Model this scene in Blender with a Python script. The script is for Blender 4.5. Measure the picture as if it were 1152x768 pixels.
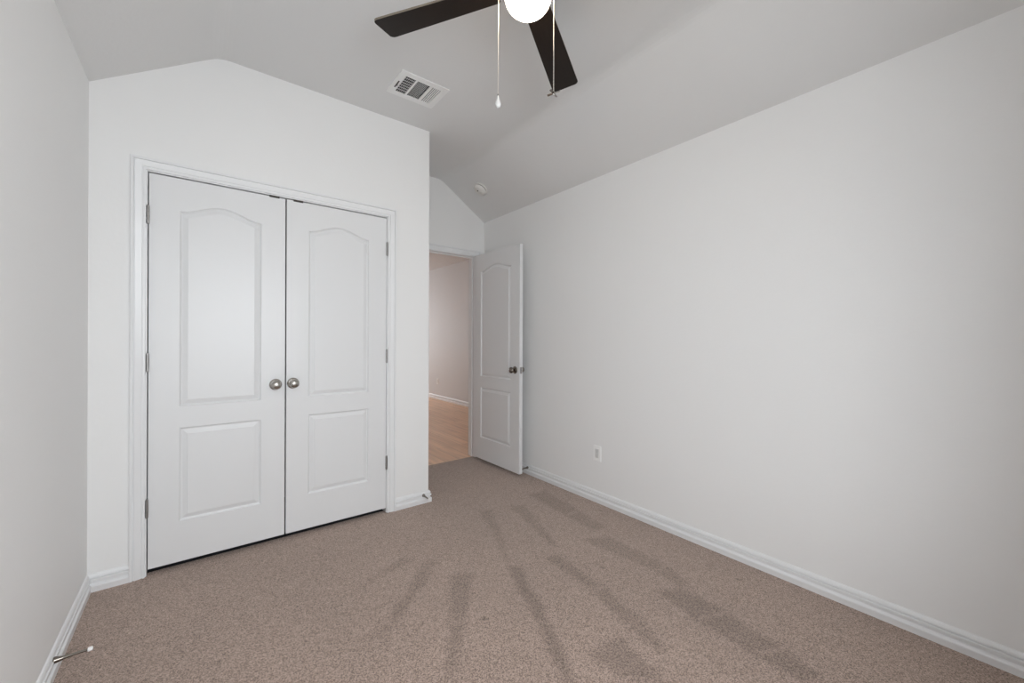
import bpy, bmesh, math, random
from mathutils import Vector, Matrix
random.seed(7)
C = bpy.context.scene.collection
SC = bpy.context.scene
for o in list(bpy.data.objects):
    bpy.data.objects.remove(o)
R = math.radians

# ------------------------------------------------------------------ camera
CAM_H = 1.2138
cam = bpy.data.cameras.new('camera')
cam.sensor_fit = 'HORIZONTAL'; cam.sensor_width = 36.0
cam.lens = 451.84 / 1152 * 36.0
cam.shift_y = -1.95 / 1152
cam.clip_start = 0.02
co = bpy.data.objects.new('camera', cam); C.objects.link(co)
co.matrix_world = (Matrix.Translation((0, 0, CAM_H)) @ Matrix.Rotation(R(-37.982), 4, 'Z')
                   @ Matrix.Rotation(R(90), 4, 'X') @ Matrix.Rotation(R(0.2232), 4, 'Z'))
SC.camera = co

# ------------------------------------------------------------------ light
SC.view_settings.view_transform = 'Standard'
SC.view_settings.look = 'None'
SC.view_settings.gamma = 1.0
SC.view_settings.use_curve_mapping = False
SC.view_settings.exposure = 0.19
SC.cycles.max_bounces = 16
SC.cycles.diffuse_bounces = 12
SC.cycles.transparent_max_bounces = 12
SC.cycles.sample_clamp_indirect = 4.0
SC.cycles.caustics_reflective = False
SC.cycles.caustics_refractive = False

w = bpy.data.worlds.new('daylight'); SC.world = w; w.use_nodes = True
bg = w.node_tree.nodes['Background']
bg.inputs[0].default_value = (0.82, 0.91, 1.0, 1); bg.inputs[1].default_value = 1.0

# window opening in the rear wall (behind the camera)
WX0, WX1, WZ0, WZ1 = -0.12, 0.92, 0.70, 2.06
def area(name, loc, rot, sx, sy, power, color):
    l = bpy.data.lights.new(name, 'AREA'); l.shape = 'RECTANGLE'
    l.size = sx; l.size_y = sy; l.energy = power; l.color = color
    o = bpy.data.objects.new(name, l); C.objects.link(o)
    o.location = loc; o.rotation_euler = rot
    return o
area('daylight_window', (0.05, -1.10, 1.92), (R(90), 0, 0), 2.70, 2.1, 258, (0.915, 0.96, 1.0))
area('added_hall_light', (2.25, 11.16, 1.45), (R(-90), 0, 0), 2.5, 1.5, 78, (0.93, 0.965, 1.0))  # added light outside an unseen hall window, brightens the hall

# ------------------------------------------------------------------ materials
def new_mat(name):
    m = bpy.data.materials.new(name); m.use_nodes = True
    nt = m.node_tree
    return m, nt, nt.nodes['Principled BSDF']
def simple(name, col, rough=0.5, metal=0.0, bump=0.0, scale=200.0, dist=0.001, var=0.0):
    m, nt, b = new_mat(name)
    b.inputs['Base Color'].default_value = (*col, 1)
    b.inputs['Roughness'].default_value = rough
    b.inputs['Metallic'].default_value = metal
    if bump or var:
        tc = nt.nodes.new('ShaderNodeTexCoord')
        n = nt.nodes.new('ShaderNodeTexNoise'); n.inputs['Scale'].default_value = scale
        n.inputs['Detail'].default_value = 3
        nt.links.new(tc.outputs['Object'], n.inputs['Vector'])
        if bump:
            bp = nt.nodes.new('ShaderNodeBump'); bp.inputs['Strength'].default_value = bump
            bp.inputs['Distance'].default_value = dist
            nt.links.new(n.outputs['Fac'], bp.inputs['Height'])
            nt.links.new(bp.outputs['Normal'], b.inputs['Normal'])
        if var:
            mx = nt.nodes.new('ShaderNodeMix'); mx.data_type = 'RGBA'
            mx.inputs[6].default_value = (*[c*(1-var) for c in col], 1)
            mx.inputs[7].default_value = (*[min(1, c*(1+var)) for c in col], 1)
            nt.links.new(n.outputs['Fac'], mx.inputs[0])
            nt.links.new(mx.outputs[2], b.inputs['Base Color'])
    return m
M = {}
M['wall'] = simple('wall_paint', (0.80, 0.80, 0.795), 0.55, bump=0.25, scale=55, dist=0.0015)
M['ceiling'] = simple('ceiling_paint', (0.71, 0.71, 0.705), 0.7, bump=0.3, scale=60, dist=0.0015)
M['trim'] = simple('trim_paint', (0.775, 0.78, 0.785), 0.35)
M['door'] = simple('door_paint', (0.73, 0.735, 0.74), 0.38, bump=0.06, scale=90, dist=0.0006)
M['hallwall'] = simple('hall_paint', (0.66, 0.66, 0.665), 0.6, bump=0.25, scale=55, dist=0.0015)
M['nickel'] = simple('brushed_nickel', (0.46, 0.44, 0.41), 0.27, 1.0)
M['hinge'] = simple('hinge_nickel', (0.36, 0.35, 0.34), 0.4, 1.0)
M['darknickel'] = simple('aged_nickel', (0.24, 0.215, 0.19), 0.25, 1.0)
M['rubber'] = simple('white_rubber', (0.85, 0.83, 0.82), 0.6)
M['plastic'] = simple('white_plastic', (0.86, 0.86, 0.855), 0.4)
M['receptacle'] = simple('receptacle_plastic', (0.62, 0.62, 0.61), 0.4)
M['slot'] = simple('slot_grey', (0.36, 0.36, 0.36), 0.6)
M['ivory'] = simple('detector_plastic', (0.78, 0.77, 0.74), 0.45)
M['dark'] = simple('dark_gap', (0.02, 0.02, 0.022), 0.7)
M['darksteel'] = simple('dark_steel', (0.06, 0.055, 0.05), 0.45, 0.6)
M['ventwhite'] = simple('vent_enamel', (0.80, 0.80, 0.79), 0.4)
M['bronze'] = simple('dark_bronze', (0.035, 0.026, 0.02), 0.35, 0.7)
M['closetdark'] = simple('darkened_closet_floor', (0.012, 0.013, 0.018), 0.8)  # closet floor coloured near-black to deepen the darkness under the doors
M['siding'] = simple('outside_render', (0.6, 0.58, 0.55), 0.8)

# glass that lets daylight straight through with a little mirror
m, nt, b = new_mat('window_glass')
tr = nt.nodes.new('ShaderNodeBsdfTransparent'); gl = nt.nodes.new('ShaderNodeBsdfGlossy')
gl.inputs['Roughness'].default_value = 0.02
ms = nt.nodes.new('ShaderNodeMixShader'); ms.inputs[0].default_value = 0.06
nt.links.new(tr.outputs[0], ms.inputs[1]); nt.links.new(gl.outputs[0], ms.inputs[2])
nt.links.new(ms.outputs[0], nt.nodes['Material Output'].inputs['Surface'])
M['glass'] = m
# lit opal globe
m, nt, b = new_mat('lit_opal_glass')
b.inputs['Base Color'].default_value = (0.9, 0.87, 0.8, 1)
b.inputs['Emission Color'].default_value = (1.0, 0.84, 0.64, 1)
b.inputs['Emission Strength'].default_value = 19.0
M['globe'] = m
# crystal drop
m, nt, b = new_mat('frosted_crystal')
b.inputs['Base Color'].default_value = (0.92, 0.92, 0.9, 1); b.inputs['Roughness'].default_value = 0.15
b.inputs['Transmission Weight'].default_value = 0.35; b.inputs['IOR'].default_value = 1.45
M['crystal'] = m
# espresso blade, faint grain along the blade
m, nt, b = new_mat('espresso_veneer')
tc = nt.nodes.new('ShaderNodeTexCoord'); mp = nt.nodes.new('ShaderNodeMapping')
mp.inputs['Scale'].default_value = (3, 60, 60)
n = nt.nodes.new('ShaderNodeTexNoise'); n.inputs['Scale'].default_value = 3; n.inputs['Detail'].default_value = 4
cr = nt.nodes.new('ShaderNodeValToRGB')
cr.color_ramp.elements[0].color = (0.007, 0.0038, 0.0022, 1); cr.color_ramp.elements[1].color = (0.016, 0.009, 0.0055, 1)
nt.links.new(tc.outputs['Object'], mp.inputs[0]); nt.links.new(mp.outputs[0], n.inputs['Vector'])
nt.links.new(n.outputs['Fac'], cr.inputs[0]); nt.links.new(cr.outputs[0], b.inputs['Base Color'])
b.inputs['Roughness'].default_value = 0.45; b.inputs['Specular IOR Level'].default_value = 0.18
M['blade'] = m
M['bladeedge'] = simple('lit_blade_edge', (0.20, 0.165, 0.13), 0.4)  # window light on the blade edges painted in as a lighter brown

# hall planks
m, nt, b = new_mat('oak_planks')
tc = nt.nodes.new('ShaderNodeTexCoord')
mp = nt.nodes.new('ShaderNodeMapping'); mp.inputs['Rotation'].default_value = (0, 0, R(90))
br = nt.nodes.new('ShaderNodeTexBrick')
br.offset = 0.37; br.inputs['Scale'].default_value = 1.0
br.inputs['Brick Width'].default_value = 1.2; br.inputs['Row Height'].default_value = 0.15
br.inputs['Mortar Size'].default_value = 0.0018; br.inputs['Bias'].default_value = 0.0
br.inputs['Color1'].default_value = (0.90, 0.62, 0.44, 1); br.inputs['Color2'].default_value = (0.80, 0.53, 0.365, 1)
br.inputs['Mortar'].default_value = (0.42, 0.27, 0.18, 1)
nt.links.new(tc.outputs['Object'], mp.inputs[0]); nt.links.new(mp.outputs[0], br.inputs['Vector'])
mp2 = nt.nodes.new('ShaderNodeMapping'); mp2.inputs['Scale'].default_value = (14, 0.9, 1)
n = nt.nodes.new('ShaderNodeTexNoise'); n.inputs['Scale'].default_value = 2.0; n.inputs['Detail'].default_value = 5
n.inputs['Distortion'].default_value = 0.6
nt.links.new(tc.outputs['Object'], mp2.inputs[0]); nt.links.new(mp2.outputs[0], n.inputs['Vector'])
mr = nt.nodes.new('ShaderNodeMapRange'); mr.inputs['From Min'].default_value = 0.3; mr.inputs['From Max'].default_value = 0.7
mr.inputs['To Min'].default_value = 0.86; mr.inputs['To Max'].default_value = 1.12
nt.links.new(n.outputs['Fac'], mr.inputs[0])
hs = nt.nodes.new('ShaderNodeVectorMath'); hs.operation = 'SCALE'
nt.links.new(br.outputs['Color'], hs.inputs[0]); nt.links.new(mr.outputs[0], hs.inputs['Scale'])
nt.links.new(hs.outputs[0], b.inputs['Base Color']); b.inputs['Roughness'].default_value = 0.42
M['planks'] = m

# carpet: beige cut pile with grain, vacuum tracks and a few pulled tufts
TRACKS = [  # quads on the floor (metres): tracks where the vacuum left the pile leaning the other way
    ([(1.308, 1.729), (1.374, 1.667), (1.203, 1.264), (1.143, 1.29)], 1.00),
    ([(1.143, 1.29), (1.203, 1.264), (1.062, 0.975), (1.013, 1.013)], 1.00),
    ([(1.035, 1.835), (1.146, 1.77), (0.92, 1.49), (0.845, 1.52)], 0.75),
    ([(0.845, 1.52), (0.92, 1.49), (0.719, 1.24), (0.697, 1.258)], 0.75),
    ([(1.001, 2.055), (1.047, 1.974), (0.67, 1.642), (0.635, 1.682)], 0.72),
    ([(0.635, 1.682), (0.67, 1.642), (0.597, 1.601), (0.569, 1.635)], 0.72),
    ([(0.899, 2.145), (0.981, 2.024), (0.58, 1.974), (0.503, 1.952)], 0.62),
    ([(1.515, 1.659), (1.61, 1.622), (1.585, 1.269), (1.507, 1.303)], 0.80),
    ([(1.507, 1.303), (1.585, 1.269), (1.528, 1.02), (1.432, 1.047)], 0.80),
    ([(1.432, 1.047), (1.528, 1.02), (1.448, 0.856), (1.402, 0.881)], 0.80),
    ([(1.83, 1.669), (2.007, 1.602), (2.002, 1.195), (1.899, 1.2)], 0.70),
    ([(1.899, 1.2), (2.002, 1.195), (1.947, 1.027), (1.86, 1.04)], 0.70),
    ([(1.754, 1.104), (1.877, 1.035), (1.876, 0.817), (1.694, 0.885)], 0.85),
    ([(1.694, 0.885), (1.876, 0.817), (1.83, 0.578), (1.685, 0.651)], 0.85),
    ([(1.685, 0.651), (1.83, 0.578), (1.79, 0.44), (1.699, 0.482)], 0.85),
    ([(1.181, 1.051), (1.371, 1.029), (1.317, 0.778), (1.22, 0.853)], 0.80),
    ([(1.565, 2.419), (1.66, 2.346), (1.481, 1.978), (1.438, 2.011)], 0.66),
    ([(1.438, 2.011), (1.481, 1.978), (1.346, 1.733), (1.323, 1.75)], 0.66),
    ([(1.788, 2.346), (1.897, 2.262), (1.788, 1.985), (1.71, 2.012)], 0.66),
    ([(1.71, 2.012), (1.788, 1.985), (1.681, 1.664), (1.636, 1.699)], 0.66),
    ([(2.038, 2.41), (2.213, 2.394), (2.144, 1.956), (2.001, 1.957)], 0.72),
    ([(2.001, 1.957), (2.144, 1.956), (2.088, 1.659), (1.978, 1.683)], 0.72),
]
TUFTS = [
    (0.987, 1.445, 0.022),
    (1.703, 1.393, 0.020),
    (2.173, 0.891, 0.022),
    (0.069, 1.857, 0.016),
    (2.265, 1.864, 0.020),
]
m, nt, b = new_mat('beige_cut_pile_carpet')
L = nt.links.new
def node(t, **k):
    n = nt.nodes.new(t)
    for a, v in k.items(): setattr(n, a, v)
    return n
tc = node('ShaderNodeTexCoord')
def noise(scale, detail=2, rough=0.5):
    n = node('ShaderNodeTexNoise'); n.inputs['Scale'].default_value = scale
    n.inputs['Detail'].default_value = detail; n.inputs['Roughness'].default_value = rough
    L(tc.outputs['Object'], n.inputs['Vector']); return n
def math_(op, a, bb, clamp=False):
    n = node('ShaderNodeMath', operation=op, use_clamp=clamp)
    for i, v in enumerate((a, bb)):
        if isinstance(v, (int, float)): n.inputs[i].default_value = v
        else: L(v, n.inputs[i])
    return n.outputs[0]
# wobble the track borders a little
nz = noise(9, 3); nz2 = noise(70, 2)
sub = node('ShaderNodeVectorMath', operation='SUBTRACT'); L(nz.outputs['Color'], sub.inputs[0]); sub.inputs[1].default_value = (0.5, 0.5, 0.5)
scl = node('ShaderNodeVectorMath', operation='SCALE'); L(sub.outputs[0], scl.inputs[0]); scl.inputs['Scale'].default_value = 0.05
sub2 = node('ShaderNodeVectorMath', operation='SUBTRACT'); L(nz2.outputs['Color'], sub2.inputs[0]); sub2.inputs[1].default_value = (0.5, 0.5, 0.5)
scl2 = node('ShaderNodeVectorMath', operation='SCALE'); L(sub2.outputs[0], scl2.inputs[0]); scl2.inputs['Scale'].default_value = 0.05
ad = node('ShaderNodeVectorMath', operation='ADD'); L(tc.outputs['Object'], ad.inputs[0]); L(scl.outputs[0], ad.inputs[1])
ad2 = node('ShaderNodeVectorMath', operation='ADD'); L(ad.outputs[0], ad2.inputs[0]); L(scl2.outputs[0], ad2.inputs[1])
pos = ad2.outputs[0]
total = None
for quad, amt in TRACKS:
    cx = sum(p[0] for p in quad)/4; cy = sum(p[1] for p in quad)/4
    inner = None
    for i in range(4):
        p, q = Vector(quad[i]), Vector(quad[(i+1) % 4])
        d = (q-p)
        if d.length < 1e-5: continue
        nn = Vector((-d.y, d.x)).normalized()
        if nn.dot(Vector((cx, cy))-p) < 0: nn = -nn
        dt = node('ShaderNodeVectorMath', operation='DOT_PRODUCT'); L(pos, dt.inputs[0]); dt.inputs[1].default_value = (nn.x, nn.y, 0)
        v = math_('SUBTRACT', dt.outputs['Value'], nn.dot(p))
        inner = v if inner is None else math_('MINIMUM', inner, v)
    mr = node('ShaderNodeMapRange', interpolation_type='SMOOTHSTEP')
    mr.inputs['From Min'].default_value = -0.018; mr.inputs['From Max'].default_value = 0.030
    mr.inputs['To Max'].default_value = amt
    L(inner, mr.inputs[0])
    total = mr.outputs[0] if total is None else math_('MAXIMUM', total, mr.outputs[0])
for x, y, r in TUFTS:
    dt = node('ShaderNodeVectorMath', operation='DISTANCE'); L(pos, dt.inputs[0]); dt.inputs[1].default_value = (x, y, 0)
    mr = node('ShaderNodeMapRange', interpolation_type='SMOOTHSTEP')
    mr.inputs['From Min'].default_value = r; mr.inputs['From Max'].default_value = r*0.2
    mr.inputs['To Max'].default_value = 1.3
    L(dt.outputs['Value'], mr.inputs[0])
    v = mr.outputs[0]
    total = v if total is None else math_('MAXIMUM', total, v)
broad = noise(1.6, 3); grain = noise(400, 1, 0.5)
grain2 = node('ShaderNodeTexVoronoi'); grain2.inputs['Scale'].default_value = 300; L(tc.outputs['Object'], grain2.inputs['Vector'])
vsep = node('ShaderNodeSeparateColor'); L(grain2.outputs['Color'], vsep.inputs[0])
g = math_('ADD', math_('MULTIPLY', grain.outputs['Fac'], 0.50), math_('MULTIPLY', vsep.outputs[0], 0.50))
mrg = node('ShaderNodeMapRange'); mrg.inputs['From Min'].default_value = 0.15; mrg.inputs['From Max'].default_value = 0.85
mrg.inputs['To Min'].default_value = 0.25; mrg.inputs['To Max'].default_value = 1.72
L(g, mrg.inputs[0])
mrb = node('ShaderNodeMapRange'); mrb.inputs['From Min'].default_value = 0.3; mrb.inputs['From Max'].default_value = 0.7
mrb.inputs['To Min'].default_value = 0.94; mrb.inputs['To Max'].default_value = 1.06
L(broad.outputs['Fac'], mrb.inputs[0])
if total is None: tot = math_('ADD', 1.0, 0.0)
else: tot = math_('SUBTRACT', 1.0, math_('MULTIPLY', total, 0.31))
k = math_('MULTIPLY', math_('MULTIPLY', mrg.outputs[0], mrb.outputs[0]), tot)
col = node('ShaderNodeVectorMath', operation='SCALE'); col.inputs[0].default_value = (0.335, 0.249, 0.207)
L(k, col.inputs['Scale']); L(col.outputs[0], b.inputs['Base Color'])
bp = node('ShaderNodeBump'); bp.inputs['Strength'].default_value = 0.5; bp.inputs['Distance'].default_value = 0.004
L(g, bp.inputs['Height']); L(bp.outputs['Normal'], b.inputs['Normal'])
b.inputs['Roughness'].default_value = 1.0
b.inputs['Specular IOR Level'].default_value = 0.1
b.inputs['Sheen Weight'].default_value = 0.40; b.inputs['Sheen Roughness'].default_value = 0.45
b.inputs['Sheen Tint'].default_value = (1.0, 0.93, 0.87, 1)
M['carpet'] = m

# ------------------------------------------------------------------ helpers
def obj(name, bm, mat, parent=None, smooth=False, bevel=0.0, loc=None, rot=None):
    me = bpy.data.meshes.new(name)
    bmesh.ops.recalc_face_normals(bm, faces=bm.faces)
    bm.to_mesh(me); bm.free()
    o = bpy.data.objects.new(name, me); C.objects.link(o)
    if mat is not None: me.materials.append(mat)
    if parent is not None: o.parent = parent
    if loc is not None: o.location = loc
    if rot is not None: o.rotation_euler = rot
    if smooth:
        for p in me.polygons: p.use_smooth = True
        try: me.set_sharp_from_angle(angle=R(38))
        except Exception: pass
    if bevel:
        md = o.modifiers.new('bevel', 'BEVEL'); md.width = bevel; md.segments = 2; md.limit_method = 'ANGLE'
    return o
def tag(o, label, cat, group=None, kind=None):
    o['label'] = label; o['category'] = cat
    if group: o['group'] = group
    if kind: o['kind'] = kind
    return o
def thing(name, label, cat, loc=(0, 0, 0), rot=(0, 0, 0), group=None, kind=None):
    o = bpy.data.objects.new(name, None); C.objects.link(o)
    o.empty_display_size = 0.05
    o.location = loc; o.rotation_euler = rot
    return tag(o, label, cat, group, kind)
def box(bm, x0, x1, y0, y1, z0, z1):
    vs = [bm.verts.new((x, y, z)) for x in (x0, x1) for y in (y0, y1) for z in (z0, z1)]
    for f in ((0,1,3,2),(4,6,7,5),(0,4,5,1),(2,3,7,6),(0,2,6,4),(1,5,7,3)):
        bm.faces.new([vs[i] for i in f])
    return vs
def boxes(*bs):
    bm = bmesh.new()
    for q in bs: box(bm, *q)
    return bm
def prism(bm, poly, z0, z1):
    a = [bm.verts.new((x, y, z0)) for x, y in poly]; c = [bm.verts.new((x, y, z1)) for x, y in poly]
    n = len(poly)
    bm.faces.new(a); bm.faces.new(c[::-1])
    for i in range(n): bm.faces.new((a[i], c[i], c[(i+1) % n], a[(i+1) % n]))
def lathe(bm, prof, seg=32, mat=Matrix.Identity(4)):
    """prof: (r, z) list, axis z; r=0 ends are closed to a point."""
    rings = []
    for r, z in prof:
        if r < 1e-7: rings.append([bm.verts.new(mat @ Vector((0, 0, z)))])
        else: rings.append([bm.verts.new(mat @ Vector((r*math.cos(2*math.pi*i/seg), r*math.sin(2*math.pi*i/seg), z))) for i in range(seg)])
    for a, c in zip(rings, rings[1:]):
        for i in range(seg):
            j = (i+1) % seg
            if len(a) == 1 and len(c) == 1: continue
            if len(a) == 1: bm.faces.new((a[0], c[j], c[i]))
            elif len(c) == 1: bm.faces.new((a[i], a[j], c[0]))
            else: bm.faces.new((a[i], a[j], c[j], c[i]))
    for ring in (rings[0], rings[-1]):
        if len(ring) > 1: bm.faces.new(ring)
    return bm
def tube(bm, pts, r, seg=10):
    pts = [Vector(p) for p in pts]; rings = []
    for i, p in enumerate(pts):
        t = (pts[min(i+1, len(pts)-1)] - pts[max(i-1, 0)]).normalized()
        a = t.orthogonal().normalized() if i == 0 else (pa - t*pa.dot(t)).normalized()
        pa = a; c = t.cross(a)
        rr = r[i] if isinstance(r, (list, tuple)) else r
        rings.append([bm.verts.new(p + (a*math.cos(2*math.pi*k/seg) + c*math.sin(2*math.pi*k/seg))*rr) for k in range(seg)])
    for a, c in zip(rings, rings[1:]):
        for i in range(seg): bm.faces.new((a[i], a[(i+1) % seg], c[(i+1) % seg], c[i]))
    bm.faces.new(rings[0]); bm.faces.new(rings[-1])
    return bm
def sweep(bm, path, normals, prof, closed_ends=True):
    """path: points; normals[i]: (u,v) vectors at each point; prof points (a,b) -> p + a*u + b*v"""
    rings = []
    for p, (u, v) in zip(path, normals):
        rings.append([bm.verts.new(Vector(p) + Vector(u)*a + Vector(v)*c) for a, c in prof])
    n = len(prof)
    for a, c in zip(rings, rings[1:]):
        for i in range(n-1): bm.faces.new((a[i], a[i+1], c[i+1], c[i]))
    if closed_ends:
        bm.faces.new(rings[0]); bm.faces.new(rings[-1][::-1])
    return bm

# ------------------------------------------------------------------ room dimensions
XL, XR = -0.416, 2.363           # left and right wall faces
YR, YC, YB = -0.44, 2.757, 3.509 # rear wall, closet wall, door wall faces
XC = 1.367                       # closet return face
T = 0.115
ZS, ZF = 2.438, 2.770            # side height, flat height
ZT = 3.0
X1, X2 = 0.088, 1.858            # creases of the vault
YT = 3.540                       # carpet / plank border
XH, YH, ZH = 3.86, 11.0, 2.665    # hall
DH = 2.066                       # head of both door openings
CLX0, CLX1 = -0.206, 1.040       # closet jamb faces
BDX0, BDX1 = 1.514, 2.250        # bedroom door jamb faces
JT = 0.018                       # jamb thickness
def struct(o, label, cat):
    return tag(o, label, cat, kind='structure')

floor_bm = boxes((XL-T, XR+T, YR-T, YC+0.042, -0.08, 0.0), (XC-0.05, XR+T, YC+0.042, YT, -0.08, 0.0))
struct(obj('floor', floor_bm, M['carpet']), 'beige cut pile carpet with darker vacuum tracks across the bedroom', 'floor')
struct(obj('floor_closet', boxes((XL-T, XC-0.05, YC+0.042, YT, -0.08, -0.004)), M['closetdark']), 'closet floor coloured near-black for the darkness in the gap under the closet doors', 'floor')
struct(obj('floor_hall', boxes((XL-T, XH+T, YT, YH+T, -0.08, -0.006)), M['planks']), 'brown wood plank floor beyond the open bedroom door', 'floor')

# vaulted ceiling: slope, flat, slope, with a hole for the air register
VX0, VX1, VY0, VY1 = 0.945, 1.205, 2.240, 2.445   # duct hole
def arc_pts(p0, p1, p2, r, n=5):
    p0, p1, p2 = Vector(p0), Vector(p1), Vector(p2)
    a = p1 + (p0-p1).normalized()*r; c = p1 + (p2-p1).normalized()*r
    return [tuple(a*(1-t)**2 + p1*2*t*(1-t) + c*t*t) for t in [i/n for i in range(n+1)]]
sl = (ZF-ZS)/(X1-XL)
pa, pb, pc, pd = (XL-0.1, ZS-0.1*sl), (X1, ZF), (X2, ZF), (XR+0.1, ZS-0.1*(ZF-ZS)/(XR-X2))
prof = [pa] + arc_pts(pa, pb, pc, 0.05) + arc_pts(pb, pc, pd, 0.05) + [pd]
bm = bmesh.new()
ya, yb = YR-0.1, YB+T
def cquad(x0, z0, x1, z1, y0, y1):
    bm.faces.new([bm.verts.new(q) for q in ((x0, y0, z0), (x1, y0, z1), (x1, y1, z1), (x0, y1, z0))])
for (x0, z0), (x1, z1) in zip(prof, prof[1:]):
    if x0 < VX0 < x1:
        cquad(x0, z0, VX0, z0, ya, yb); cquad(VX1, z0, x1, z1, ya, yb)
        cquad(VX0, z0, VX1, z0, ya, VY0); cquad(VX0, z0, VX1, z0, VY1, yb)
    else: cquad(x0, z0, x1, z1, ya, yb)
bmesh.ops.remove_doubles(bm, verts=bm.verts, dist=1e-5)
r_ = bmesh.ops.extrude_face_region(bm, geom=bm.faces[:])
bmesh.ops.translate(bm, verts=[v for v in r_['geom'] if isinstance(v, bmesh.types.BMVert)], vec=(0, 0, 0.07))
struct(obj('ceiling', bm, M['ceiling']), 'white vaulted ceiling with sloping sides and a flat middle', 'ceiling')
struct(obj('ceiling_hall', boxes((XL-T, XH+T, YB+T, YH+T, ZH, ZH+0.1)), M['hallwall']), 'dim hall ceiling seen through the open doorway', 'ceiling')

struct(obj('wall_left', boxes((XL-T, XL, YR-T, YB, -0.08, ZT)), M['wall']), 'plain white wall at the left edge of the picture', 'wall')
struct(obj('wall_right', boxes((XR, XR+T, YR-T, YB, -0.08, ZT)), M['wall']), 'long plain white wall on the right with a power outlet', 'wall')
bm = boxes((XL, CLX0-JT, YC, YC+0.11, -0.05, ZT), (CLX0-JT, CLX1+JT, YC, YC+0.11, DH+JT, ZT))
rr = 0.012
corner = [(XC-rr + rr*math.sin(a), YC+rr - rr*math.cos(a)) for a in [R(90*i/6) for i in range(7)]]
prism(bm, [(CLX1+JT, YC)] + corner + [(XC, YB), (XC-0.11, YB), (XC-0.11, YC+0.11), (CLX1+JT, YC+0.11)], -0.05, ZT)
struct(obj('wall_front', bm, M['wall']), 'white wall holding the double closet doors with a rounded outer corner', 'wall')
struct(obj('wall_far', boxes((XL-T, BDX0-JT, YB, YB+T, -0.05, ZT), (BDX1+JT, XH+T, YB, YB+T, -0.05, ZT),
       (BDX0-JT, BDX1+JT, YB, YB+T, DH+JT, ZT)), M['wall']), 'recessed white wall around the open bedroom doorway', 'wall')
struct(obj('wall_rear', boxes((XL, WX0, YR-T, YR, -0.05, ZT), (WX1, XR, YR-T, YR, -0.05, ZT),
       (WX0, WX1, YR-T, YR, -0.05, WZ0), (WX0, WX1, YR-T, YR, WZ1, ZT)), M['wall']), 'white wall behind the camera with the bedroom window', 'wall')
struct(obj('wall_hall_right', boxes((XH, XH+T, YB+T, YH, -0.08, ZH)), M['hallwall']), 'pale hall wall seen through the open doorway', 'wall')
HW0, HW1 = 1.00, 3.50
struct(obj('wall_hall_far', boxes((XL-T, HW0, YH, YH+T, -0.08, ZH), (HW1, XH+T, YH, YH+T, -0.08, ZH), (HW0, HW1, YH, YH+T, -0.08, 0.7), (HW0, HW1, YH, YH+T, 2.2, ZH)), M['hallwall']), 'wall with an added window opening closing the far end of the hall', 'wall')
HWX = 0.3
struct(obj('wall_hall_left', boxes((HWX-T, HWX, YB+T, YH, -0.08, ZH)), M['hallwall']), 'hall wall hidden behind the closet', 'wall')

# windows
def window(name, label, org, ux, w_, z0, z1):
    """frame in the opening; ux = direction along the wall, depth = perpendicular"""
    t = thing(name, label, 'window', (org[0], org[1], z0), (0, 0, math.atan2(ux[1], ux[0])), kind='structure')
    h = z1-z0; f = 0.045
    obj('window_frame', boxes((0, f, -0.03, 0.03, 0, h), (w_-f, w_, -0.03, 0.03, 0, h), (f, w_-f, -0.03, 0.03, 0, f), (f, w_-f, -0.03, 0.03, h-f, h)), M['plastic'], t, bevel=0.003)
    obj('meeting_rail', boxes((f, w_-f, -0.02, 0.02, h/2-0.02, h/2+0.02)), M['plastic'], t, bevel=0.003)
    obj('window_pane', boxes((f, w_-f, -0.004, 0.0, f, h/2-0.02)), M['glass'], t)
    obj('window_pane', boxes((f, w_-f, 0.0, 0.004, h/2+0.02, h-f)), M['glass'], t)
window('window_1', 'white framed bedroom window behind the camera', (WX0, YR-0.075), (1, 0), WX1-WX0, WZ0, WZ1)
window('added_hall_window', 'unseen white framed hall window added to light the hall', (HW0, YH+0.07), (1, 0), HW1-HW0, 0.7, 2.2)  # unseen window, put in so the hall gets light
bm = boxes((WX0-0.05, WX1+0.05, YR, YR+0.03, WZ0-0.022, WZ0), (WX0-0.03, WX1+0.03, YR, YR+0.012, WZ0-0.08, WZ0-0.022))
struct(obj('trim_5', bm, M['trim'], bevel=0.004), 'white sill and apron under the bedroom window', 'trim')

# baseboards: profile (protrusion, height)
BP = [(0, 0), (0.016, 0), (0.016, 0.021), (0.0172, 0.024), (0.0172, 0.029), (0.0150, 0.0325), (0.0100, 0.0350), (0.0060, 0.0380), (0.0055, 0.0460), (0.0125, 0.0466),
      (0.0140, 0.0500), (0.0135, 0.0590), (0.0115, 0.0604), (0.0015, 0.0608), (0.0015, 0.0668), (0.0100, 0.0672), (0.0092, 0.073), (0.0055, 0.081), (0.003, 0.084), (0, 0.085)]
def baseboard(name, pts, label, z=0.0):
    """pts walk along the wall with the room on the left-hand side"""
    P = [Vector((x, y, z)) for x, y in pts]; nm = []
    seg = [(P[i+1]-P[i]).normalized() for i in range(len(P)-1)]
    left = [Vector((-s.y, s.x, 0)) for s in seg]
    for i in range(len(P)):
        if i == 0: u = left[0]
        elif i == len(P)-1: u = left[-1]
        else:
            u = (left[i-1]+left[i]); u = u/ (u.length**2) * 2
        nm.append((u, Vector((0, 0, 1))))
    bm = bmesh.new(); sweep(bm, P, nm, BP)
    return struct(obj(name, bm, M['trim'], smooth=True), label, 'baseboard')
CW, RV = 0.058, 0.006
baseboard('baseboard_right', [(XR, YR), (XR, YB)], 'long white baseboard under the right wall')
baseboard('baseboard_left', [(XL, YC), (XL, YR)], 'white baseboard under the left wall')
baseboard('baseboard_front', [(CLX0-RV-CW, YC), (XL, YC)], 'short white baseboard left of the closet casing')
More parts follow.
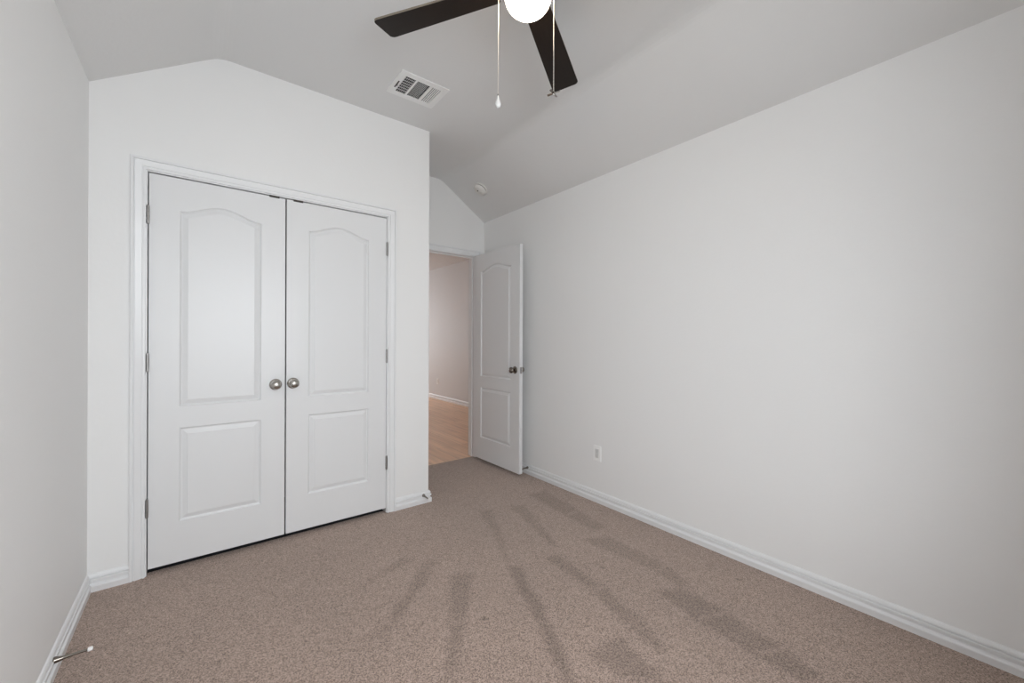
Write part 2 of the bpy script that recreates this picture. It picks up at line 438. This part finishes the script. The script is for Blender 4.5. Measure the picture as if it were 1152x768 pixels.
baseboard('baseboard_return', [(XC, YB), (XC, YC), (CLX1+RV+CW, YC)], 'white baseboard wrapping the closet corner right of the casing')
baseboard('baseboard_rear', [(XL, YR), (XR, YR)], 'white baseboard under the rear window wall')
baseboard('baseboard_hall', [(XH, YB+T), (XH, YH)], 'white baseboard along the hall wall seen through the doorway', -0.006)
baseboard('baseboard_far', [(XR, YB), (BDX1+RV+CW, YB)], 'short white baseboard behind the open bedroom door')

# door casings (colonial profile: (distance from inner edge, protrusion)) and jambs
CP = [(0, 0), (0, 0.010), (0.003, 0.0115), (0.009, 0.0115), (0.0098, 0.0060), (0.0140, 0.0060), (0.0150, 0.0095), (0.030, 0.0125), (0.0395, 0.0150),
      (0.0405, 0.0095), (0.0445, 0.0095), (0.0455, 0.0170), (0.0545, 0.0175), (0.058, 0.0155), (0.058, 0)]
def casing(name, x0, x1, zh, y, ny, label):
    """x0,x1,zh inner edges of the casing, front facing ny (-1 or +1)"""
    path = [(x0, y, 0), (x0, y, zh), (x1, y, zh), (x1, y, 0)]
    V = Vector((0, ny, 0))
    nm = [(Vector((-1, 0, 0)), V), (Vector((-1, 0, 1)), V), (Vector((1, 0, 1)), V), (Vector((1, 0, 0)), V)]
    bm = bmesh.new(); sweep(bm, path, nm, CP)
    return struct(obj(name, bm, M['trim'], smooth=True), label, 'door casing')
casing('trim_1', CLX0-RV, CLX1+RV, DH+RV, YC, -1, 'white moulded casing framing the double closet doors')
casing('trim_3', BDX0-RV, BDX1+RV, DH+RV, YB, -1, 'white moulded casing around the open bedroom doorway')
casing('trim_6', BDX0-RV, BDX1+RV, DH+RV, YB+T, 1, 'white moulded casing on the hall side of the bedroom doorway')
def jamb(name, x0, x1, y0, y1, stop_y, label):
    bm = boxes((x0-JT, x0, y0, y1, 0, DH), (x1, x1+JT, y0, y1, 0, DH), (x0-JT, x1+JT, y0, y1, DH, DH+JT))
    if stop_y:
        for q in ((x0, x0+0.010, stop_y, stop_y+0.03, 0, DH-0.010), (x1-0.010, x1, stop_y, stop_y+0.03, 0, DH-0.010),
               (x0, x1, stop_y, stop_y+0.03, DH-0.010, DH)): box(bm, *q)
    return struct(obj(name, bm, M['trim']), label, 'door jamb')
jamb('trim_2', CLX0, CLX1, YC, YC+0.11, None, 'white jamb lining the closet opening')
jamb('trim_4', BDX0, BDX1, YB, YB+T, YB+0.040, 'white jamb lining the open bedroom doorway')

# ------------------------------------------------------------------ moulded two-panel doors
def offset_loop(loop, d):
    """inset a counter-clockwise 2-D loop by d"""
    n = len(loop); out = []
    for i in range(n):
        p0, p1, p2 = (Vector(loop[(i+k) % n]) for k in (-1, 0, 1))
        a, c = (p1-p0).normalized(), (p2-p1).normalized()
        na, nc = Vector((-a.y, a.x)), Vector((-c.y, c.x))
        s = na+nc; out.append(p1 + s*(2*d/s.length_squared))
    return out
def panel_loops(w_, sx, zl0, zl1, zu0, zu1, rise):
    x0, x1 = sx, w_-sx
    low = [(x0, zl0), (x1, zl0), (x1, zl1), (x0, zl1)]
    N = 28; top = []
    for i in range(N+1):
        t = i/N; top.append((x1+(x0-x1)*t, zu1 + rise*(0.5-0.5*math.cos(2*math.pi*t))**0.9))
    up = [(x0, zu0), (x1, zu0)] + top
    return low, up
def door_slab(w_, z0, z1, th, panels):
    """local x 0..w_, thickness y 0..th, both faces moulded"""
    bm = bmesh.new()
    # steps: (inset, depth)
    steps = [(0.0, 0.0), (0.0015, 0.0018), (0.006, 0.0082), (0.011, 0.0105), (0.015, 0.0095), (0.029, 0.0042), (0.033, 0.0034), (0.0342, 0.0008)]
    rims = []
    for side in (0, 1):
        Y = (lambda d: d) if side == 0 else (lambda d: th-d)
        outer = [bm.verts.new((x, Y(0), z)) for x, z in ((0, z0), (w_, z0), (w_, z1), (0, z1))]
        edges = [bm.edges.new((outer[i], outer[(i+1) % 4])) for i in range(4)]
        for loop in panels:
            prev = None
            for ins, dep in steps:
                pts = offset_loop(loop, ins) if ins else [Vector(p) for p in loop]
                ring = [bm.verts.new((p.x, Y(dep), p.y)) for p in pts]
                if prev is None:
                    edges += [bm.edges.new((ring[i], ring[(i+1) % len(ring)])) for i in range(len(ring))]
                else:
                    for i in range(len(ring)):
                        j = (i+1) % len(ring); bm.faces.new((prev[i], prev[j], ring[j], ring[i]))
                prev = ring
            bm.faces.new(prev)
        bmesh.ops.triangle_fill(bm, use_beauty=True, use_dissolve=False, edges=edges)
        rims.append(outer)
    a, c = rims
    for i in range(4): bm.faces.new((a[i], a[(i+1) % 4], c[(i+1) % 4], c[i]))
    return bm
DZ0, DZ1 = 0.033, 2.059
PAN = (0.245, 0.741, 0.853, 1.887, 0.051)
def add_hinge(par, x, y, z, flip=1):
    bm = bmesh.new(); h = 0.089
    for i in range(5):
        a = -h/2 + i*h/5
        lathe(bm, [(0.0062, a+0.0004), (0.0062, a+h/5-0.0004)], 14)
    lathe(bm, [(0, h/2+0.005), (0.0045, h/2+0.004), (0.005, h/2)], 14)
    lathe(bm, [(0, -h/2-0.005), (0.0045, -h/2-0.004), (0.005, -h/2)], 14)
    o = obj('hinge', bm, M['hinge'], par, smooth=True, loc=(x, y, z))
    obj('hinge_leaf', boxes((-0.0055, 0.0055, 0.002, 0.03, -h/2, h/2)), M['hinge'], o)
    return o
KN = [(0.0, 0.0), (0.012, 0.0), (0.0115, 0.020), (0.013, 0.024), (0.019, 0.028), (0.0245, 0.034), (0.0270, 0.041), (0.0265, 0.047), (0.0235, 0.053), (0.017, 0.0575), (0.009, 0.0598), (0.0, 0.0603)]
RO = [(0.0, 0.0), (0.033, 0.0), (0.0332, 0.003), (0.031, 0.006), (0.025, 0.009), (0.015, 0.011), (0.0, 0.011)]
def add_knob(par, x, y, z, ny, mat, cut=1.0):
    rot = Matrix.Rotation(R(90 if ny < 0 else -90), 4, 'X')
    o = obj('door_knob', lathe(bmesh.new(), [(r_, q*cut) for r_, q in KN], 36, rot), mat, par, smooth=True, loc=(x, y, z))
    obj('rosette', lathe(bmesh.new(), RO, 36, rot), mat, o, smooth=True)
    return o

# closet pair
DG = 0.0075
CX = 0.4165
WL = CX-DG/2 - (CLX0+0.005); WRT = (CLX1-0.003) - (CX+DG/2)
d2 = thing('door_2', 'left closet door, white arched two-panel leaf hinged on its left', 'door', (CLX0+0.005, YC+0.002, 0), kind='structure')
obj('door_slab', door_slab(WL, DZ0, DZ1, 0.035, panel_loops(WL, 0.122, *PAN)), M['door'], d2)
for z in (1.845, 1.090, 0.346): add_hinge(d2, -0.0035, -0.005, z)
add_knob(d2, 0.364-(CLX0+0.005), 0, 0.942, -1, M['nickel'])
obj('ball_catch', boxes((0.530, 0.582, -0.003, 0.025, DZ1-0.005, DH-0.0005)), M['darksteel'], d2)
d3 = thing('door_3', 'right closet door, white arched two-panel leaf hinged on its right', 'door', (CX+DG/2, YC+0.002, 0), kind='structure')
obj('door_slab', door_slab(WRT, DZ0, DZ1, 0.035, panel_loops(WRT, 0.122, *PAN)), M['door'], d3)
for z in (1.845, 1.096, 0.351): add_hinge(d3, WRT+0.0025, -0.005, z)
add_knob(d3, 0.457-(CX+DG/2), 0, 0.944, -1, M['nickel'])
obj('ball_catch', boxes((0.036, 0.088, -0.003, 0.025, DZ1-0.005, DH-0.0005)), M['darksteel'], d3)

# bedroom door, swung open beside the right wall (local x runs hinge -> free edge, visible face y = 0)
HX, HY = 2.2110, 3.462
FX, FY = 2.2200, 2.735
ang = math.atan2(FY-HY, FX-HX); WB = math.hypot(FX-HX, FY-HY)
d1 = thing('door_1', 'bedroom door standing open beside the right wall, white arched two-panel leaf', 'door', (HX, HY, 0), (0, 0, ang), kind='structure')
obj('door_slab', door_slab(WB, DZ0, DZ1, 0.035, panel_loops(WB, 0.125, *PAN)), M['door'], d1)
# (local +y points to the right wall after this rotation)
for z in (1.845, 1.09, 0.346):
    add_hinge(d1, -0.002, 0.041, z)
KX = WB-0.062
add_knob(d1, KX, 0, 0.945, -1, M['darknickel'])
add_knob(d1, KX, 0.035, 0.945, +1, M['darknickel'])
obj('latch_plate', boxes((WB-0.001, WB+0.0016, 0.005, 0.030, 0.945-0.028, 0.945+0.028), (WB, WB+0.009, 0.011, 0.024, 0.945-0.007, 0.945+0.007)), M['hinge'], d1)

# ------------------------------------------------------------------ ceiling fan
FXC, FYC = 0.9735, 1.157
fan = thing('ceiling_fan', 'dark four-bladed ceiling fan with a lit round globe and two pull chains', 'ceiling fan', (FXC, FYC, ZF))
def fz(z): return z-ZF
obj('canopy', lathe(bmesh.new(), [(0, 0), (0.072, 0), (0.074, -0.006), (0.066, -0.045), (0.045, -0.062), (0.0, -0.064)], 40), M['bronze'], fan, smooth=True)
obj('downrod', lathe(bmesh.new(), [(0.013, -0.05), (0.013, -0.10)], 20), M['bronze'], fan, smooth=True)
obj('motor_housing', lathe(bmesh.new(), [(0, -0.085), (0.05, -0.087), (0.088, -0.100), (0.108, -0.125), (0.112, -0.150), (0.112, -0.180), (0.098, -0.198), (0.07, -0.205), (0, -0.206)], 48), M['bronze'], fan, smooth=True)
obj('switch_housing', lathe(bmesh.new(), [(0, -0.204), (0.062, -0.205), (0.066, -0.215), (0.066, -0.232), (0.09, -0.242), (0.092, -0.250), (0, -0.252)], 40), M['bronze'], fan, smooth=True)
gp = [(0, -0.246), (0.074, -0.247), (0.079, -0.250)]
for i in range(1, 17):
    a = R(90*i/16); gp.append((0.088*math.cos(a)**0.95 if i < 16 else 0.0, -0.262-0.072*math.sin(a)))
gp.insert(3, (0.086, -0.256)); gp.insert(4, (0.088, -0.262))
obj('globe', lathe(bmesh.new(), gp, 48), M['globe'], fan, smooth=True)
def blade_outline():
    r0, r1, w0, w1, cr_ = 0.125, 0.657, 0.052, 0.068, 0.020
    pts = []
    def corner(cx, cy, a0, a1, rad, n=6):
        return [(cx+rad*math.cos(R(a0+(a1-a0)*i/n)), cy+rad*math.sin(R(a0+(a1-a0)*i/n))) for i in range(n+1)]
    pts += corner(r1-cr_, -w1+cr_, -90, 0, cr_); pts += corner(r1-cr_, w1-cr_, 0, 90, cr_)
    pts += corner(r0+0.02, w0-0.02, 90, 180, 0.02); pts += corner(r0+0.02, -w0+0.02, 180, 270, 0.02)
    return pts
OUT = blade_outline()
def make_blade():
    bm = bmesh.new(); prism(bm, OUT, -0.004, 0.004)
    o = obj('fan_blade', bm, M['blade'], fan)
    o.data.materials.append(M['bladeedge'])
    for p in o.data.polygons:
        if abs(p.normal.z) < 0.5: p.material_index = 1
    return o
def make_iron(par):
    bm = bmesh.new()
    tube(bm, [(0.075, 0, -0.012+0.010), (0.11, 0, 0.002), (0.135, 0, 0.008), (0.16, 0, 0.009)], [0.012, 0.010, 0.010, 0.008], 12)
    prism(bm, [(0.14, -0.028), (0.20, -0.036), (0.225, 0.0), (0.20, 0.036), (0.14, 0.028)], 0.0045, 0.009)
    for q in ((0.165, -0.02), (0.165, 0.02), (0.205, 0.0)):
        lathe(bm, [(0.005, 0.009), (0.0045, 0.012), (0, 0.0125)], 10, Matrix.Translation((q[0], q[1], 0)))
    return obj('blade_iron', bm, M['bronze'], par, smooth=True)
b0 = make_blade(); i0 = make_iron(b0)
BL_Z = 2.552
for kk, a in enumerate((122.3, 32.1, 212.2, 302.2)):
    if kk == 0: bl, ir = b0, i0
    else:
        bl = b0.copy(); C.objects.link(bl); bl.parent = fan
        ir = i0.copy(); C.objects.link(ir); ir.parent = bl
    # ccw edge lowered by the pitch
    bl.matrix_local = Matrix.Translation((0, 0, fz(BL_Z))) @ Matrix.Rotation(R(a), 4, 'Z') @ Matrix.Rotation(R(-10), 4, 'X')
def bead_chain(x, y, z0, z1):
    bm = bmesh.new(); z = z0
    while z > z1:
        bmesh.ops.create_icosphere(bm, subdivisions=1, radius=0.0021, matrix=Matrix.Translation((x, y, z))); z -= 0.0046
    tube(bm, [(x, y, z0), (x, y, z1)], 0.0007, 6)
    return obj('pull_chain', bm, M['nickel'], fan, smooth=True)
cdir = Vector((0.788, -0.615))
c1 = cdir*-0.1115; c2 = cdir*0.0975
M['chain'] = simple('bright_chain', (0.78, 0.74, 0.68), 0.3, 0.85)
ch = bead_chain(c1.x, c1.y, fz(2.545), fz(2.130)); ch.data.materials[0] = M['chain']
o = obj('chain_pendant', lathe(bmesh.new(), [(0, 0.006), (0.0025, 0.005), (0.003, 0), (0.0055, -0.010), (0.0100, -0.022), (0.0108, -0.030), (0.008, -0.038), (0.003, -0.0425), (0, -0.043)], 20), M['crystal'], ch, smooth=True, loc=(c1.x, c1.y, fz(2.127)))
o['label'] = 'white crystal teardrop pendant'
obj('pendant_cap', lathe(bmesh.new(), [(0, 0.009), (0.002, 0.008), (0.0028, 0.0), (0, -0.001)], 12), M['darknickel'], ch, smooth=True, loc=(c1.x, c1.y, fz(2.129)))
ch = bead_chain(c2.x, c2.y, fz(2.545), fz(2.147)); ch.data.materials[0] = M['chain']
bm = bmesh.new(); lathe(bm, [(0, 0.008), (0.003, 0.007), (0.0045, 0.002), (0.0045, -0.004), (0.002, -0.008), (0, -0.0085)], 14)
o = obj('fan_pendant', bm, M['nickel'], ch, smooth=True, loc=(c2.x, c2.y, fz(2.141)))
o['label'] = 'tiny fan-shaped metal pendant'
for a in range(4):
    bm = bmesh.new(); box(bm, 0.003, 0.026, -0.0042, 0.0042, -0.0008, 0.0008)
    bl = obj('pendant_blade', bm, M['nickel'] if a != 2 else M['darknickel'], o)
    bl.matrix_local = Matrix.Rotation(R(20+90*a), 4, 'Z') @ Matrix.Rotation(R(14), 4, 'X')

# ------------------------------------------------------------------ air register
vx, vy = 1.075, 2.342
vent = thing('air_vent', 'white three-section air register on the flat ceiling above the closet', 'air vent', (vx, vy, ZF))
PW, PD = 0.308, 0.252           # plate
IW, ID = 0.228, 0.176           # louvred area
bm = bmesh.new()
for q in ((-PW/2, -IW/2, -PD/2, PD/2), (IW/2, PW/2, -PD/2, PD/2), (-IW/2, IW/2, -PD/2, -ID/2), (-IW/2, IW/2, ID/2, PD/2)):
    box(bm, q[0], q[1], q[2], q[3], -0.006, -0.0002)
s1, s2, s3 = -IW/2, -IW/2+0.070, IW/2-0.066
for xx in (s2, s3): box(bm, xx-0.006, xx+0.006, -ID/2, ID/2, -0.006, -0.001)
obj('vent_plate', bm, M['ventwhite'], vent)
bm = bmesh.new(); hx0, hx1, hy0, hy1 = VX0-vx+0.002, VX1-vx-0.002, VY0-vy+0.002, VY1-vy-0.002
for q in ((hx0, hx0+0.004, hy0, hy1, 0, 0.2), (hx1-0.004, hx1, hy0, hy1, 0, 0.2), (hx0, hx1, hy0, hy0+0.004, 0, 0.2), (hx0, hx1, hy1-0.004, hy1, 0, 0.2), (hx0, hx1, hy0, hy1, 0.196, 0.2)): box(bm, *q)
obj('duct', bm, M['dark'], vent)
def slat(x0, x1, y0, y1, tilt, axis):
    bm = bmesh.new()
    if axis == 'Y': box(bm, -0.0034, 0.0034, y0, y1, -0.0005, 0.0005); loc = ((x0+x1)/2, 0, -0.001); rot = (0, R(tilt), 0)
    else: box(bm, x0, x1, -0.0042, 0.0042, -0.0005, 0.0005); loc = (0, (y0+y1)/2, -0.001); rot = (R(tilt), 0, 0)
    return obj('louver', bm, M['ventwhite'], vent, loc=loc, rot=rot)
n1 = 6
for i in range(n1):
    xx = s1 + (s2-0.006-s1)*(i+0.5)/n1; slat(xx, xx, -ID/2, ID/2, -50, 'Y')
for i in range(12):
    yy = -ID/2 + ID*(i+0.5)/12; slat(s2+0.006, s3-0.006, yy, yy, 38, 'X')
for i in range(5):
    xx = s3+0.006 + (IW/2-s3-0.006)*(i+0.5)/5; slat(xx, xx, -ID/2, ID/2, 30, 'Y')
bm = bmesh.new()
for i in range(7):
    yy = -ID/2 + ID*(i+0.5)/7; box(bm, -IW/2, s2, yy-0.0008, yy+0.0008, 0.006, 0.010)
for i in range(9):
    xx = s2+0.008 + (s3-s2-0.016)*(i+0.5)/9; box(bm, xx-0.0008, xx+0.0008, -ID/2, ID/2, 0.006, 0.010)
obj('damper_grid', bm, M['ventwhite'], vent)
obj('damper_lever', boxes((-IW/2-0.020, -IW/2-0.012, -0.022, 0.050, -0.0072, -0.0058), (-IW/2-0.018, -IW/2-0.014, 0.006, 0.016, -0.017, -0.006)), M['darksteel'], vent)
for yy in (-1, 1):
    obj('vent_screw', lathe(bmesh.new(), [(0.004, -0.006), (0.0035, -0.0075), (0, -0.008)], 12), M['ventwhite'], vent, loc=((PW/2-0.012)*yy, 0, 0))

# ------------------------------------------------------------------ smoke detector on the right slope
sx_ = 2.077; sz_ = ZS + (XR-sx_)*(ZF-ZS)/(XR-X2)
slope = math.atan2(ZF-ZS, XR-X2)
det = thing('smoke_detector', 'small round white smoke detector on the sloped ceiling near the doorway', 'smoke detector', (sx_, 3.137, sz_), (0, slope, 0))
obj('mounting_base', lathe(bmesh.new(), [(0, 0), (0.066, 0), (0.067, -0.004), (0.066, -0.012), (0, -0.012)], 40), M['ivory'], det, smooth=True)
obj('vent_ring', lathe(bmesh.new(), [(0, -0.012), (0.058, -0.012), (0.058, -0.018), (0, -0.018)], 40), M['dark'], det, smooth=True)
obj('cover', lathe(bmesh.new(), [(0, -0.018), (0.061, -0.018), (0.062, -0.024), (0.056, -0.034), (0.042, -0.040), (0, -0.042)], 40), M['ivory'], det, smooth=True)
obj('test_button', lathe(bmesh.new(), [(0.015, -0.041), (0.014, -0.044), (0, -0.0445)], 24), M['ivory'], det, smooth=True, loc=(0.018, -0.012, 0))
obj('sounder_hole', lathe(bmesh.new(), [(0.007, -0.0415), (0.0065, -0.0432), (0, -0.0433)], 16), M['dark'], det, smooth=True, loc=(-0.012, 0.008, 0))

# ------------------------------------------------------------------ outlets
def outlet(name, label, loc, rot):
    t = thing(name, label, 'power outlet', loc, rot, group=None)
    # local: plate in the xz plane, front towards -y
    bm = bmesh.new(); box(bm, -0.035, 0.035, -0.007, 0.0, -0.0575, 0.0575)
    obj('cover_plate', bm, M['plastic'], t, bevel=0.003)
    rc = obj('receptacle', boxes((-0.0168, 0.0168, -0.0088, -0.006, -0.0335, 0.0335)), M['receptacle'], t, bevel=0.0015)
    for s in (-1, 1):
        bm = boxes((-0.0075, -0.0057, -0.0091, -0.0085, -0.001, 0.008), (0.0057, 0.0073, -0.0091, -0.0085, 0.0, 0.0075))
        lathe(bm, [(0.0022, 0.0085), (0.0022, 0.0091)], 10, Matrix.Translation((0, 0, -0.007)) @ Matrix.Rotation(R(90), 4, 'X'))
        obj('slots', bm, M['slot'], rc, loc=(0, 0, 0.0175*s))
    for s in (-1, 1):
        obj('screw', lathe(bmesh.new(), [(0.003, 0.006), (0.0025, 0.0078), (0, 0.0081)], 12, Matrix.Translation((0, 0, 0.0475*s)) @ Matrix.Rotation(R(90), 4, 'X')), M['plastic'], t, smooth=True)
    return t
outlet('power_outlet', 'white duplex power outlet low on the right wall', (XR, 1.978, 0.365), (0, 0, R(-90)))
outlet('power_outlet', 'faint pale outlet on the hall wall beyond the open doorway', (XH, 7.40, 0.36), (0, 0, R(-90)))

# ------------------------------------------------------------------ rigid door stops
def door_stop(label, loc, rot, droop=0.0):
    """points along local +x from the baseboard face"""
    t = thing('door_stop', label, 'door stop', loc, rot, group='door stops on the baseboards')
    rx = Matrix.Rotation(R(90), 4, 'Y')
    obj('base_cone', lathe(bmesh.new(), [(0, 0), (0.0118, 0), (0.0122, 0.002), (0.0115, 0.005), (0.0088, 0.014), (0.0066, 0.024), (0, 0.0245)], 24, rx), M['darknickel'], t, smooth=True)
    obj('shaft', lathe(bmesh.new(), [(0, 0.023), (0.0066, 0.023), (0.0054, 0.040), (0.0046, 0.060), (0.0046, 0.087), (0, 0.088)], 20, rx), M['darknickel'], t, smooth=True)
    obj('rubber_tip', lathe(bmesh.new(), [(0, 0.086), (0.0070, 0.086), (0.0078, 0.088), (0.0075, 0.096), (0.0058, 0.099), (0, 0.0995)], 18, rx), M['rubber'], t, smooth=True)
    return t
door_stop('door stop with white tip on the left wall baseboard', (XL+0.010, 2.142, 0.058), (0, 0, 0))
door_stop('door stop on the closet corner baseboard right of the closet doors', (1.318, YC-0.010, 0.058), (0, 0, R(-90)))
door_stop('door stop on the right baseboard behind the open bedroom door', (XR-0.010, 2.775, 0.058), (0, 0, R(180)))
